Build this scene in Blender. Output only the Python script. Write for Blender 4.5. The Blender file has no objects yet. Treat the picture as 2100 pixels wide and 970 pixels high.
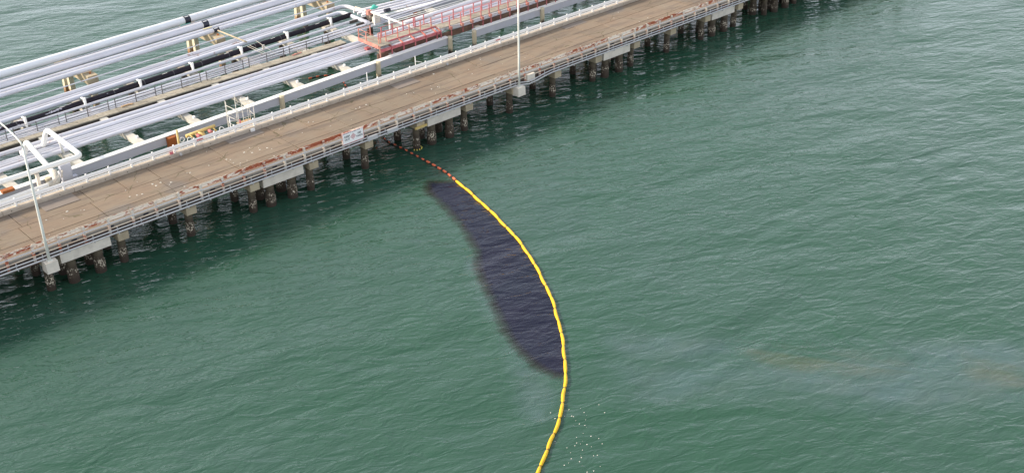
import bpy, math, random
from mathutils import Vector, Matrix
random.seed(7)
R = math.radians
C = bpy.context.scene.collection
SC = bpy.context.scene

# ------------------------------------------------------------------ camera
cam_d = bpy.data.cameras.new('camera')
cam = bpy.data.objects.new('camera', cam_d); C.objects.link(cam)
YAW, PITCH, ROLL = 0.830325, 0.513739, -0.015657
h = Vector((math.cos(YAW), math.sin(YAW), 0))
fwd = h * math.cos(PITCH) + Vector((0, 0, -math.sin(PITCH)))
rt = Vector((math.sin(YAW), -math.cos(YAW), 0))
up = rt.cross(fwd)
r2 = rt * math.cos(ROLL) + up * math.sin(ROLL)
u2 = -rt * math.sin(ROLL) + up * math.cos(ROLL)
M = Matrix((r2, u2, -fwd)).transposed().to_4x4()
M.translation = Vector((-23.66, -80.70, 47.92))
cam.matrix_world = M
cam_d.sensor_width = 36; cam_d.lens = 2456.7 / 2100 * 36
cam_d.clip_start = 1; cam_d.clip_end = 9000
SC.camera = cam

# ------------------------------------------------------------------ light
SUN_DIR = Vector((-0.72, 0.62, 0)).normalized()      # towards the sun, on the ground
SUN_EL = R(28)
w = bpy.data.worlds.new('World'); SC.world = w; w.use_nodes = True
nt = w.node_tree; nt.nodes.clear()
sky = nt.nodes.new('ShaderNodeTexSky'); sky.sky_type = 'NISHITA'; sky.sun_disc = False
sky.sun_elevation = SUN_EL; sky.sun_rotation = math.atan2(SUN_DIR.x, SUN_DIR.y)
sky.air_density = 1.2; sky.dust_density = 4.0; sky.ozone_density = 1.5; sky.altitude = 0
hs = nt.nodes.new('ShaderNodeHueSaturation'); hs.inputs['Saturation'].default_value = 0.38
bg = nt.nodes.new('ShaderNodeBackground'); bg.inputs['Strength'].default_value = 0.15
wo = nt.nodes.new('ShaderNodeOutputWorld')
nt.links.new(sky.outputs[0], hs.inputs['Color']); # thin, nearly even cloud veil over the whole sky
tc = nt.nodes.new('ShaderNodeTexCoord'); mp = nt.nodes.new('ShaderNodeMapping'); mp.inputs['Scale'].default_value = (1, 1, 3)
cn = nt.nodes.new('ShaderNodeTexNoise'); cn.inputs['Scale'].default_value = 2.2; cn.inputs['Detail'].default_value = 5
cr_ = nt.nodes.new('ShaderNodeValToRGB'); e_ = cr_.color_ramp.elements
e_[0].position = 0.3; e_[0].color = (4.1, 4.65, 5.5, 1); e_[1].position = 0.7; e_[1].color = (6.1, 6.45, 7.0, 1)
nt.links.new(tc.outputs['Generated'], mp.inputs[0]); nt.links.new(mp.outputs[0], cn.inputs['Vector']); nt.links.new(cn.outputs[0], cr_.inputs[0])
sz = nt.nodes.new('ShaderNodeSeparateXYZ'); nt.links.new(tc.outputs['Generated'], sz.inputs[0])
gr = nt.nodes.new('ShaderNodeMapRange'); gr.inputs[1].default_value = 0.0; gr.inputs[2].default_value = 0.85
gr.inputs[3].default_value = 1.68; gr.inputs[4].default_value = 0.55; nt.links.new(sz.outputs[2], gr.inputs[0])
gm = nt.nodes.new('ShaderNodeVectorMath'); gm.operation = 'SCALE'; nt.links.new(cr_.outputs[0], gm.inputs[0]); nt.links.new(gr.outputs[0], gm.inputs['Scale'])
mxw = nt.nodes.new('ShaderNodeMix'); mxw.data_type = 'RGBA'; mxw.inputs[0].default_value = 0.72
nt.links.new(hs.outputs[0], mxw.inputs[6]); nt.links.new(gm.outputs[0], mxw.inputs[7]); nt.links.new(mxw.outputs[2], bg.inputs['Color'])
nt.links.new(bg.outputs[0], wo.inputs[0])
sd = bpy.data.lights.new('sun', 'SUN'); sd.energy = 4.3; sd.angle = R(8); sd.color = (1.0, 0.87, 0.70)
so = bpy.data.objects.new('sun', sd); C.objects.link(so)
sv = Vector((SUN_DIR.x * math.cos(SUN_EL), SUN_DIR.y * math.cos(SUN_EL), math.sin(SUN_EL)))
so.rotation_euler = sv.to_track_quat('Z', 'Y').to_euler(); so.location = (0, 40, 60)
SC.view_settings.view_transform = 'Standard'; SC.view_settings.look = 'None'
SC.view_settings.exposure = 0.56; SC.view_settings.gamma = 1
SC.cycles.max_bounces = 8; SC.cycles.transparent_max_bounces = 12

# ------------------------------------------------------------------ materials
class NB:
    def __init__(s, name):
        s.m = bpy.data.materials.new(name); s.m.use_nodes = True
        s.t = s.m.node_tree; s.n = s.t.nodes; s.n.clear()
        s.out = s.n.new('ShaderNodeOutputMaterial')
        s.b = s.n.new('ShaderNodeBsdfPrincipled')
        s.t.links.new(s.b.outputs[0], s.out.inputs[0])
        s.pos = s.n.new('ShaderNodeNewGeometry').outputs['Position']
    def link(s, a, b): s.t.links.new(a, b)
    def vec(s, scale=(1, 1, 1), rot=0, off=(0, 0, 0)):
        m = s.n.new('ShaderNodeMapping'); s.link(s.pos, m.inputs['Vector'])
        if rot:
            m0 = m; m0.inputs['Rotation'].default_value = (0, 0, rot)
            m = s.n.new('ShaderNodeMapping'); s.link(m0.outputs[0], m.inputs['Vector'])
        m.inputs['Scale'].default_value = scale; m.inputs['Location'].default_value = off
        return m.outputs[0]
    def noise(s, v, scale, detail=4, rough=0.55, dist=0, typ='FBM', lac=2.0):
        n = s.n.new('ShaderNodeTexNoise'); n.noise_type = typ
        s.link(v, n.inputs['Vector']); n.inputs['Scale'].default_value = scale
        n.inputs['Detail'].default_value = detail; n.inputs['Roughness'].default_value = rough
        n.inputs['Distortion'].default_value = dist; n.inputs['Lacunarity'].default_value = lac
        if typ == 'FBM': n.normalize = True
        return n.outputs[0]
    def ramp(s, f, stops):
        r = s.n.new('ShaderNodeValToRGB'); e = r.color_ramp.elements
        while len(e) < len(stops): e.new(0.5)
        for k, (p, c) in enumerate(stops):
            e[k].position = p; e[k].color = (c, c, c, 1) if isinstance(c, (int, float)) else (*c, 1)
        s.link(f, r.inputs[0]); return r.outputs[0]
    def mix(s, f, a, b, mode='MIX'):
        m = s.n.new('ShaderNodeMix'); m.data_type = 'RGBA'; m.blend_type = mode
        for v, i in ((f, 0), (a, 6), (b, 7)):
            if isinstance(v, (int, float)): m.inputs[i].default_value = v
            elif isinstance(v, tuple): m.inputs[i].default_value = (*v, 1)
            else: s.link(v, m.inputs[i])
        return m.outputs[2]
    def math(s, op, a, b=None, clamp=False):
        m = s.n.new('ShaderNodeMath'); m.operation = op; m.use_clamp = clamp
        for v, i in ((a, 0), (b, 1)):
            if v is None: continue
            if isinstance(v, (int, float)): m.inputs[i].default_value = v
            else: s.link(v, m.inputs[i])
        return m.outputs[0]
    def rand(s): return s.n.new('ShaderNodeObjectInfo').outputs['Random']
    def z(s):
        x = s.n.new('ShaderNodeSeparateXYZ'); s.link(s.pos, x.inputs[0]); return x.outputs
    def bump(s, hgt, dist, strength=1.0, nrm=None):
        b = s.n.new('ShaderNodeBump'); b.inputs['Distance'].default_value = dist
        b.inputs['Strength'].default_value = strength; s.link(hgt, b.inputs['Height'])
        if nrm: s.link(nrm, b.inputs['Normal'])
        return b.outputs[0]
    def fin(s, col, rough=0.6, nrm=None, spec=0.5, metal=0):
        if isinstance(col, tuple): s.b.inputs['Base Color'].default_value = (*col, 1)
        else: s.link(col, s.b.inputs['Base Color'])
        if isinstance(rough, (int, float)): s.b.inputs['Roughness'].default_value = rough
        else: s.link(rough, s.b.inputs['Roughness'])
        s.b.inputs['Specular IOR Level'].default_value = spec
        s.b.inputs['Metallic'].default_value = metal
        if nrm: s.link(nrm, s.b.inputs['Normal'])
        return s.m

def mat_worn(name, base, worn, amount=0.35, scale=1.5, rough=0.5, bump=0.0, var=0.12, stretch=(1, 1, 1), spec=0.5):
    s = NB(name)
    n = s.noise(s.vec(stretch), scale, 6, 0.62)
    f = s.ramp(n, [(0.5 - amount * 0.4, 1.0), (0.72 - amount * 0.2, 0.0)] if False else [(0.42, 0.0), (0.42 + 0.45 * (1 - amount) + 0.02, 1.0)])
    c = s.mix(s.math('MULTIPLY', f, min(1, amount * 1.6)), base, worn)
    v = s.math('MULTIPLY_ADD', s.rand(), var)
    s.n[-1].inputs[2].default_value = 1 - var / 2
    cc = s.n.new('ShaderNodeCombineXYZ')
    for i in range(3): s.link(v, cc.inputs[i])
    c = s.mix(1.0, c, cc.outputs[0], 'MULTIPLY')
    nr = s.bump(s.noise(s.vec(), scale * 6, 4), bump) if bump else None
    return s.fin(c, rough, nr, spec)

def mat_pipe(name, base, worn, scale=1.2):
    s = NB(name)
    n = s.noise(s.vec((0.3, 2, 2)), scale, 5, 0.6)
    c = s.mix(s.math('MULTIPLY', s.ramp(n, [(0.42, 0), (0.75, 1)]), 0.45), base, worn)
    d = s.noise(s.vec((0.10, 3, 3), 0, (7, 3, 1)), 1.0, 4, 0.6)
    c = s.mix(s.math('MULTIPLY', s.ramp(d, [(0.56, 0), (0.68, 1)]), 0.45), c, (0.40, 0.36, 0.35))
    k = s.noise(s.vec((0.6, 1, 1), 0, (2, 9, 0)), 1.7, 4, 0.65)
    g = s.noise(s.vec((0.1, 0.4, 0.4), 0, (1, 1, 0)), 1.0, 2)
    k = s.math('MULTIPLY', s.ramp(k, [(0.63, 0), (0.68, 1)]), s.ramp(g, [(0.48, 0), (0.56, 1)]))
    c = s.mix(s.math('MULTIPLY', k, 0.7), c, (0.32, 0.15, 0.09))
    v = s.math('MULTIPLY_ADD', s.rand(), 0.22); s.n[-1].inputs[2].default_value = 0.86
    cc = s.n.new('ShaderNodeCombineXYZ')
    for i in range(3): s.link(v, cc.inputs[i])
    return s.fin(s.mix(1.0, c, cc.outputs[0], 'MULTIPLY'), 0.55, None, 0.4)
MT = {}
MT['pipe'] = mat_pipe('pipe_paint', (0.70, 0.70, 0.76), (0.50, 0.48, 0.51))
MT['pipe_big'] = mat_pipe('large_pipe_paint', (0.72, 0.735, 0.77), (0.56, 0.57, 0.59), 0.7)
MT['pipe_white'] = mat_worn('white_pipe_paint', (0.82, 0.81, 0.78), (0.62, 0.58, 0.5), 0.2, 2.0, 0.45)
MT['pipe_grey'] = mat_worn('grey_pipe_paint', (0.34, 0.34, 0.36), (0.22, 0.18, 0.16), 0.35, 2.0, 0.5)
def mat_black():
    s = NB('black_wrap')
    n = s.noise(s.vec((0.5, 1.5, 1.5)), 1.6, 6, 0.65)
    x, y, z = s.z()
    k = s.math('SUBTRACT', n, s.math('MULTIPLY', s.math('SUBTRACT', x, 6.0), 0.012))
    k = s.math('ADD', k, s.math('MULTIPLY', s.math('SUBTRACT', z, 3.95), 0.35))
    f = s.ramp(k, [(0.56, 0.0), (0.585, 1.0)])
    c = s.mix(s.noise(s.vec(), 4, 4), (0.010, 0.008, 0.013), (0.035, 0.030, 0.040))
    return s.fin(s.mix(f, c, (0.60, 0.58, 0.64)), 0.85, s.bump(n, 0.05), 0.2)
MT['cover_black'] = mat_black()
MT['beam_paint'] = mat_worn('lilac_girder_paint', (0.52, 0.53, 0.61), (0.42, 0.41, 0.44), 0.25, 0.9, 0.5, 0, 0.05)
MT['white'] = mat_worn('white_paint', (0.84, 0.83, 0.81), (0.66, 0.63, 0.58), 0.25, 3, 0.5, 0, 0.08)
MT['conc_light'] = mat_worn('pale_concrete', (0.70, 0.63, 0.54), (0.45, 0.40, 0.34), 0.35, 1.6, 0.85, 0.01, 0.15)
MT['conc_tan'] = mat_worn('tan_concrete', (0.46, 0.38, 0.26), (0.26, 0.20, 0.13), 0.35, 1.6, 0.85, 0.01, 0.15)
MT['conc_cream'] = mat_worn('cream_concrete', (0.52, 0.50, 0.45), (0.38, 0.33, 0.25), 0.35, 1.3, 0.8, 0.01, 0.15)
MT['walk'] = mat_worn('walkway_concrete', (0.38, 0.34, 0.27), (0.24, 0.20, 0.15), 0.4, 2.5, 0.85, 0.01, 0.3)
MT['walk_side'] = mat_worn('dark_walkway_side', (0.085, 0.072, 0.065), (0.05, 0.04, 0.035), 0.4, 1.5, 0.8)
MT['rail_dark'] = mat_worn('dark_rail_paint', (0.10, 0.10, 0.11), (0.07, 0.05, 0.045), 0.4, 2.0, 0.6)
MT['red'] = mat_worn('faded_red_paint', (0.40, 0.095, 0.11), (0.50, 0.23, 0.22), 0.45, 2.0, 0.6, 0, 0.3)
MT['orange_red'] = mat_worn('sunbleached_red_paint', (0.50, 0.17, 0.14), (0.52, 0.33, 0.24), 0.45, 2.0, 0.6, 0, 0.2)
MT['brown'] = mat_worn('rusty_brown_steel', (0.13, 0.07, 0.05), (0.20, 0.12, 0.08), 0.5, 1.2, 0.8)
MT['rust'] = mat_worn('orange_rust', (0.38, 0.12, 0.03), (0.22, 0.08, 0.03), 0.5, 2.2, 0.85, 0.01)
MT['yellow'] = mat_worn('ochre_yellow_paint', (0.62, 0.46, 0.16), (0.50, 0.30, 0.12), 0.35, 4, 0.5)
MT['boom_yellow'] = mat_worn('yellow_boom_fabric', (0.88, 0.53, 0.010), (0.64, 0.27, 0.02), 0.30, 3.0, 0.45, 0.01, 0.14)
MT['boom_end'] = mat_worn('stained_boom_joint', (0.38, 0.20, 0.03), (0.10, 0.06, 0.02), 0.5, 5, 0.6)
MT['boom_orange'] = mat_worn('orange_boom_float', (0.80, 0.17, 0.07), (0.45, 0.08, 0.05), 0.3, 5, 0.5, 0, 0.3)
MT['cable_black'] = mat_worn('black_skirt', (0.012, 0.010, 0.012), (0.05, 0.02, 0.015), 0.3, 4, 0.5)
MT['lamp'] = mat_worn('lamp_post_paint', (0.74, 0.74, 0.68), (0.55, 0.52, 0.42), 0.2, 2, 0.45)
MT['sign_white'] = mat_worn('sign_face', (0.93, 0.91, 0.89), (0.86, 0.84, 0.82), 0.15, 2, 0.4)
MT['sign_red'] = mat_worn('sign_red_print', (0.60, 0.16, 0.18), (0.5, 0.2, 0.2), 0.2, 4, 0.45)
MT['sign_black'] = mat_worn('sign_black_print', (0.06, 0.06, 0.08), (0.10, 0.10, 0.12), 0.2, 4, 0.45)
MT['label_black'] = mat_worn('black_label', (0.012, 0.014, 0.03), (0.03, 0.03, 0.05), 0.2, 4, 0.4)
MT['green'] = mat_worn('turquoise_paint', (0.08, 0.50, 0.38), (0.06, 0.3, 0.24), 0.2, 4, 0.45)
MT['label_yellow'] = mat_worn('yellow_label', (0.80, 0.66, 0.12), (0.6, 0.5, 0.1), 0.2, 4, 0.45)
MT['scaff'] = mat_worn('scaffold_tube', (0.62, 0.60, 0.54), (0.45, 0.36, 0.26), 0.35, 6, 0.45, 0, 0.3)
MT['plank'] = mat_worn('scaffold_plank', (0.50, 0.32, 0.16), (0.36, 0.24, 0.14), 0.35, 3, 0.8)
MT['shell'] = mat_worn('shell_white', (0.68, 0.65, 0.58), (0.6, 0.56, 0.48), 0.2, 4, 0.7)
MT['conduit'] = mat_worn('conduit_grey', (0.52, 0.515, 0.52), (0.58, 0.54, 0.5), 0.3, 1.2, 0.45, 0, 0.05, (0.4, 2, 2))
MT['conduit_cream'] = mat_worn('rail_cream', (0.76, 0.66, 0.54), (0.48, 0.28, 0.18), 0.45, 1.4, 0.5, 0, 0.1, (0.5, 2, 2))

# guard rail towards the water: cream paint eaten by rust, every panel differently
def mat_rusty_rail(name, base, lo, hi):
    s = NB(name)
    v = s.vec((0.9, 3, 3)); n = s.noise(v, 1.9, 6, 0.62, 0.4)
    n2 = s.noise(s.vec((0.16, 1, 1), 0, (5, 0, 0)), 1.0, 2)
    k = s.math('ADD', n, s.math('MULTIPLY', s.math('SUBTRACT', n2, 0.5), 0.7))
    k = s.math('ADD', k, s.math('MULTIPLY', s.math('SUBTRACT', s.rand(), 0.5), 0.12))
    f = s.ramp(k, [(lo, 0.0), (hi, 1.0)])
    rustc = s.mix(s.noise(s.vec((1, 1, 1)), 6, 3), (0.28, 0.05, 0.025), (0.50, 0.16, 0.07))
    c = s.mix(f, base, rustc)
    return s.fin(c, s.ramp(f, [(0, 0.45), (1, 0.9)]), s.bump(n, 0.01))
MT['rail_rusty'] = mat_rusty_rail('rusted_guard_rail', (0.82, 0.71, 0.59), 0.465, 0.52)
MT['rail_white'] = mat_rusty_rail('white_guard_rail', (0.90, 0.88, 0.85), 0.80, 0.88)
MT['post_near'] = mat_rusty_rail('cream_rusty_post', (0.72, 0.64, 0.55), 0.50, 0.66)

# piles: stained concrete, dark tidal band, pale barnacle clusters
def mat_pile(name, upper, upper2, tide, zb=1.35):
    s = NB(name)
    z = s.z()[2]
    n = s.noise(s.vec((1, 1, 0.5)), 2.2, 5)
    up = s.mix(n, upper, upper2)
    zz = s.math('ADD', z, s.math('MULTIPLY', s.math('SUBTRACT', n, 0.5), 0.9))
    f = s.ramp(s.math('MULTIPLY', zz, 0.25), [(zb * 0.25 - 0.03, 1.0), (zb * 0.25 + 0.05, 0.0)])
    c = s.mix(f, up, tide)
    red = s.ramp(s.math('MULTIPLY', zz, 0.25), [(0.06, 1.0), (0.16, 0.0)])
    c = s.mix(s.math('MULTIPLY', red, 0.75), c, (0.034, 0.021, 0.014))
    v = s.n.new('ShaderNodeTexVoronoi'); s.link(s.vec((1, 1, 0.9)), v.inputs['Vector']); v.inputs['Scale'].default_value = 8.0
    sp = s.math('LESS_THAN', v.outputs['Distance'], 0.42)
    patch = s.ramp(s.noise(s.vec((1, 1, 1)), 1.6, 3), [(0.44, 0.0), (0.54, 1.0)])
    band = s.ramp(s.math('MULTIPLY', z, 0.25), [(0.09, 0.0), (0.16, 1.0), (0.27, 1.0), (0.36, 0.0)])
    k = s.math('MULTIPLY', s.math('MULTIPLY', sp, patch), band)
    c = s.mix(k, c, (0.60, 0.52, 0.40))
    nr = s.bump(s.noise(s.vec(), 7, 5), 0.06)
    return s.fin(c, 0.85, nr)
MT['pile'] = mat_pile('stained_pile', (0.135, 0.108, 0.070), (0.075, 0.058, 0.038), (0.060, 0.043, 0.028), 1.5)
MT['pile_cream'] = mat_pile('cream_pile', (0.66, 0.58, 0.42), (0.50, 0.42, 0.30), (0.03, 0.022, 0.018), 2.15)
MT['pile_far'] = mat_pile('pale_square_pile', (0.70, 0.64, 0.48), (0.55, 0.48, 0.35), (0.26, 0.13, 0.05), 1.0)
MT['pile_rust'] = mat_pile('rusty_pile_casing', (0.42, 0.13, 0.03), (0.28, 0.085, 0.025), (0.07, 0.03, 0.02), 1.2)

# road deck concrete
def mat_deck():
    s = NB('road_deck_concrete')
    a = s.noise(s.vec(), 0.35, 5, 0.6)
    b = s.noise(s.vec((0.5, 2.2, 1)), 1.4, 6, 0.6)
    c = s.mix(s.ramp(a, [(0.35, 0), (0.65, 1)]), (0.225, 0.165, 0.118), (0.230, 0.186, 0.138))
    c = s.mix(s.math('MULTIPLY', s.ramp(b, [(0.50, 0), (0.75, 1)]), 0.5), c, (0.150, 0.112, 0.088))
    g = s.noise(s.vec(), 0.22, 3); c = s.mix(s.math('MULTIPLY', s.ramp(g, [(0.60, 0), (0.70, 1)]), 0.55), c, (0.155, 0.145, 0.14))
    st = s.noise(s.vec((0.18, 1.2, 1), 0.02, (4, 2, 0)), 0.9, 5, 0.65, 0.4); c = s.mix(s.math('MULTIPLY', s.ramp(st, [(0.50, 0), (0.62, 1)]), 0.55), c, (0.125, 0.098, 0.082))
    fine = s.noise(s.vec(), 9, 3); c = s.mix(s.math('MULTIPLY', s.ramp(fine, [(0.62, 0), (0.72, 1)]), 0.30), c, (0.10, 0.076, 0.06))
    # faint wandering cracks with moss
    v = s.n.new('ShaderNodeTexVoronoi'); v.feature = 'DISTANCE_TO_EDGE'
    d = s.n.new('ShaderNodeVectorMath'); d.operation = 'ADD'
    nn = s.n.new('ShaderNodeTexNoise'); nn.inputs['Scale'].default_value = 0.8; s.link(s.pos, nn.inputs['Vector'])
    s.link(s.pos, d.inputs[0]); s.link(nn.outputs['Color'], d.inputs[1]); s.link(d.outputs[0], v.inputs['Vector'])
    v.inputs['Scale'].default_value = 0.22
    cr = s.math('LESS_THAN', v.outputs['Distance'], 0.007)
    gate = s.ramp(s.noise(s.vec(), 0.5, 2), [(0.48, 0), (0.54, 1)])
    c = s.mix(s.math('MULTIPLY', s.math('MULTIPLY', cr, gate), 0.8), c, (0.11, 0.095, 0.055))
    vv = s.math('MULTIPLY_ADD', s.rand(), 0.20); s.n[-1].inputs[2].default_value = 0.90
    cc = s.n.new('ShaderNodeCombineXYZ')
    for i in range(3): s.link(vv, cc.inputs[i])
    c = s.mix(1.0, c, cc.outputs[0], 'MULTIPLY')
    return s.fin(c, 0.9, s.bump(fine, 0.004), 0.3)
MT['deck'] = mat_deck()
MT['deck_patch'] = mat_worn('repair_mortar', (0.215, 0.18, 0.155), (0.17, 0.14, 0.12), 0.3, 1.5, 0.9, 0, 0.1)
MT['joint'] = mat_worn('joint_filler', (0.10, 0.085, 0.06), (0.07, 0.07, 0.035), 0.4, 2, 0.95)
MT['curb'] = mat_worn('curb_concrete', (0.50, 0.43, 0.35), (0.34, 0.28, 0.22), 0.4, 1.3, 0.9, 0.005, 0.15)
def mat_edge():
    s = NB('edge_beam_concrete')
    z = s.z()[2]; n = s.noise(s.vec((1, 1, 1)), 1.2, 5)
    zz = s.math('ADD', z, s.math('MULTIPLY', s.math('SUBTRACT', n, 0.5), 0.35))
    f = s.ramp(s.math('MULTIPLY', zz, 0.2), [(0.680, 0.0), (0.715, 1.0)])
    c = s.mix(f, (0.085, 0.055, 0.042), (0.25, 0.225, 0.195))
    r = s.ramp(s.noise(s.vec((0.5, 1, 1)), 0.9, 4), [(0.55, 0), (0.66, 1)])
    c = s.mix(s.math('MULTIPLY', r, s.math('SUBTRACT', 1.0, f)), c, (0.16, 0.045, 0.025))
    return s.fin(c, 0.85)
MT['edge'] = mat_edge()

# water: turbid green body colour, rippled glossy surface
CREST = -0.34
def ripples(s):
    ra = -CREST
    big = s.noise(s.vec((0.50, 1, 1), ra), 0.17, 2, 0.5, 0.6)
    mid = s.noise(s.vec((0.42, 1, 1), ra + 0.10, (3, 7, 0)), 1.15, 3, 0.55, 0.7)
    rid = s.noise(s.vec((0.38, 1, 1), ra - 0.06, (31, 7, 0)), 2.0, 2, 0.5, 0.7, 'RIDGED_MULTIFRACTAL')
    fine = s.noise(s.vec((0.55, 1, 1), ra - 0.25, (9, 1, 0)), 4.2, 2, 0.5, 0.5)
    gust = s.ramp(s.noise(s.vec((0.6, 1, 1), ra), 0.045, 4), [(0.36, 0.22), (0.62, 1.0)])
    n = s.bump(big, 0.50)
    n = s.bump(mid, 0.155, 1.0, n)
    n = s.bump(s.math('MULTIPLY', rid, gust), 0.020, 1.0, n)
    n = s.bump(s.math('MULTIPLY', fine, gust), 0.030, 1.0, n)
    return n, rid, gust
def mat_water():
    s = NB('harbour_water')
    n, rid, gust = ripples(s)
    a = s.noise(s.vec(), 0.035, 4, 0.6)
    c = s.mix(s.ramp(a, [(0.35, 0), (0.65, 1)]), (0.020, 0.073, 0.041), (0.031, 0.080, 0.056))
    b = s.noise(s.vec((0.5, 1, 1), -CREST), 0.22, 5, 0.6)
    c = s.mix(s.math('MULTIPLY', s.ramp(b, [(0.45, 0), (0.72, 1)]), 0.35), c, (0.036, 0.088, 0.062))
    s.b.inputs['IOR'].default_value = 1.45
    s.b.inputs['Specular Tint'].default_value = (0.97, 0.99, 0.97, 1)
    return s.fin(c, 0.10, n)
MT['water'] = mat_water()

def mat_film(name, cols, rough, amax, edge_noise, patch=None, prot=0.98):
    s = NB(name)
    n, rid, gust = ripples(s)
    at = s.n.new('ShaderNodeAttribute'); at.attribute_name = 'cover'
    e = s.noise(s.vec((0.5, 1, 1), -CREST), 0.9, 6, 0.68, 0.5)
    k = s.math('ADD', at.outputs['Fac'], s.math('MULTIPLY', s.math('SUBTRACT', e, 0.5), edge_noise))
    a = s.ramp(k, [(0.15, 0.0), (0.80, 1.0)])
    if patch:
        p = s.ramp(s.noise(s.vec((0.22, 1, 1), prot), patch[0], 5, 0.6, 0.5), [(patch[1], 0.0), (patch[2], 1.0)])
        a = s.math('MULTIPLY', a, p)
    a = s.math('MULTIPLY', a, amax)
    c = s.mix(s.ramp(s.noise(s.vec((0.4, 1, 1), -CREST - 0.5), 0.35, 4), [(0.35, 0), (0.65, 1)]), cols[0], cols[1])
    if len(cols) > 2: c = s.mix(s.ramp(at.outputs['Fac'], [(0.35, 1.0), (0.8, 0.0)]), c, cols[2])
    s.fin(c, rough, n)
    s.b.inputs['IOR'].default_value = 1.34
    tr = s.n.new('ShaderNodeBsdfTransparent'); mx = s.n.new('ShaderNodeMixShader')
    s.link(a, mx.inputs[0]); s.link(tr.outputs[0], mx.inputs[1]); s.link(s.b.outputs[0], mx.inputs[2])
    s.link(mx.outputs[0], s.out.inputs[0])
    return s.m
MT['oil'] = mat_film('black_oil_film', ((0.005, 0.007, 0.022), (0.014, 0.014, 0.032), (0.034, 0.028, 0.020)), 0.15, 0.96, 0.85)
MT['sheen'] = mat_film('pale_sheen_film', ((0.21, 0.30, 0.36), (0.25, 0.31, 0.34)), 0.12, 0.31, 0.9, (0.24, 0.34, 0.66))
MT['sheen_ochre'] = mat_film('ochre_sheen_film', ((0.27, 0.235, 0.11), (0.28, 0.25, 0.18)), 0.12, 0.17, 1.3, (0.55, 0.36, 0.66))

# ------------------------------------------------------------------ mesh helpers
class MB:
    def __init__(s): s.v = []; s.f = []; s.sm = []
    def box(s, x0, x1, y0, y1, z0, z1, tap=0):
        b = len(s.v)
        s.v += [(x0, y0, z0), (x1, y0, z0), (x1, y1, z0), (x0, y1, z0),
                (x0 + tap, y0 + tap, z1), (x1 - tap, y0 + tap, z1), (x1 - tap, y1 - tap, z1), (x0 + tap, y1 - tap, z1)]
        s.f += [tuple(b + i for i in q) for q in ((0, 3, 2, 1), (4, 5, 6, 7), (0, 1, 5, 4), (1, 2, 6, 5), (2, 3, 7, 6), (3, 0, 4, 7))]
        s.sm += [False] * 6; return s
    def beam(s, p0, p1, wd, ht, upv=(0, 0, 1)):
        p0, p1 = Vector(p0), Vector(p1); d = (p1 - p0).normalized(); u = Vector(upv)
        sdv = d.cross(u)
        if sdv.length < 1e-4: sdv = d.cross(Vector((1, 0, 0)))
        sdv.normalize(); u = sdv.cross(d).normalized()
        b = len(s.v)
        for p in (p0, p1):
            for a, c in ((-1, -1), (1, -1), (1, 1), (-1, 1)):
                s.v.append(tuple(p + sdv * (a * wd / 2) + u * (c * ht / 2)))
        s.f += [tuple(b + i for i in q) for q in ((0, 1, 2, 3), (7, 6, 5, 4), (0, 4, 5, 1), (1, 5, 6, 2), (2, 6, 7, 3), (3, 7, 4, 0))]
        s.sm += [False] * 6; return s
    def tube(s, pts, r, n=10, caps=True):
        pts = [Vector(p) for p in pts]; rs = r if isinstance(r, (list, tuple)) else [r] * len(pts)
        b = len(s.v); prev = None
        for i, p in enumerate(pts):
            if i == 0: t = pts[1] - p
            elif i == len(pts) - 1: t = p - pts[-2]
            else: t = (pts[i + 1] - p).normalized() + (p - pts[i - 1]).normalized()
            t.normalize()
            if prev is None:
                a = Vector((0, 0, 1)) if abs(t.z) < 0.9 else Vector((1, 0, 0)); u = t.cross(a).normalized()
            else: u = (prev - t * prev.dot(t)).normalized()
            prev = u; w_ = t.cross(u)
            for k in range(n):
                an = 2 * math.pi * k / n
                s.v.append(tuple(p + (u * math.cos(an) + w_ * math.sin(an)) * rs[i]))
        for i in range(len(pts) - 1):
            for k in range(n):
                k2 = (k + 1) % n
                s.f.append((b + i * n + k, b + i * n + k2, b + (i + 1) * n + k2, b + (i + 1) * n + k)); s.sm.append(True)
        if caps:
            s.f.append(tuple(b + k for k in range(n - 1, -1, -1))); s.sm.append(False)
            e = b + (len(pts) - 1) * n
            s.f.append(tuple(e + k for k in range(n))); s.sm.append(False)
        return s
    def prism(s, prof, x0, x1):     # profile in (y, z), extruded in x
        b = len(s.v); n = len(prof)
        for x in (x0, x1):
            for y, z in prof: s.v.append((x, y, z))
        for k in range(n):
            k2 = (k + 1) % n; s.f.append((b + k, b + k2, b + n + k2, b + n + k)); s.sm.append(False)
        s.f.append(tuple(b + k for k in range(n - 1, -1, -1))); s.f.append(tuple(b + n + k for k in range(n))); s.sm += [False] * 2
        return s
    def mesh(s, name, m):
        me = bpy.data.meshes.new(name); me.from_pydata(s.v, [], s.f); me.polygons.foreach_set('use_smooth', s.sm)
        me.materials.append(MT[m] if isinstance(m, str) else m); me.update(); return me
def link(name, me, parent=None, loc=None, rz=None):
    o = bpy.data.objects.new(name, me); C.objects.link(o)
    if parent: o.parent = parent
    if loc: o.location = loc
    if rz is not None: o.rotation_euler = (0, 0, rz)
    return o
def obj(name, mb, m, parent=None, loc=None): return link(name, mb.mesh(name, m), parent, loc)
def tag(o, label, cat, group=None):
    o['label'] = label; o['category'] = cat
    if group: o['group'] = group
    return o
def thing(name, label, cat, group=None):
    o = bpy.data.objects.new(name, None); C.objects.link(o); o.empty_display_size = 0.3
    return tag(o, label, cat, group)
def arc(a, c, b, n=5):      # rounded corner points from a over corner c to b
    a, b, c = Vector(a), Vector(b), Vector(c)
    return [a * (1 - t) ** 2 + c * 2 * t * (1 - t) + b * t * t for t in [i / n for i in range(n + 1)]]
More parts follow.
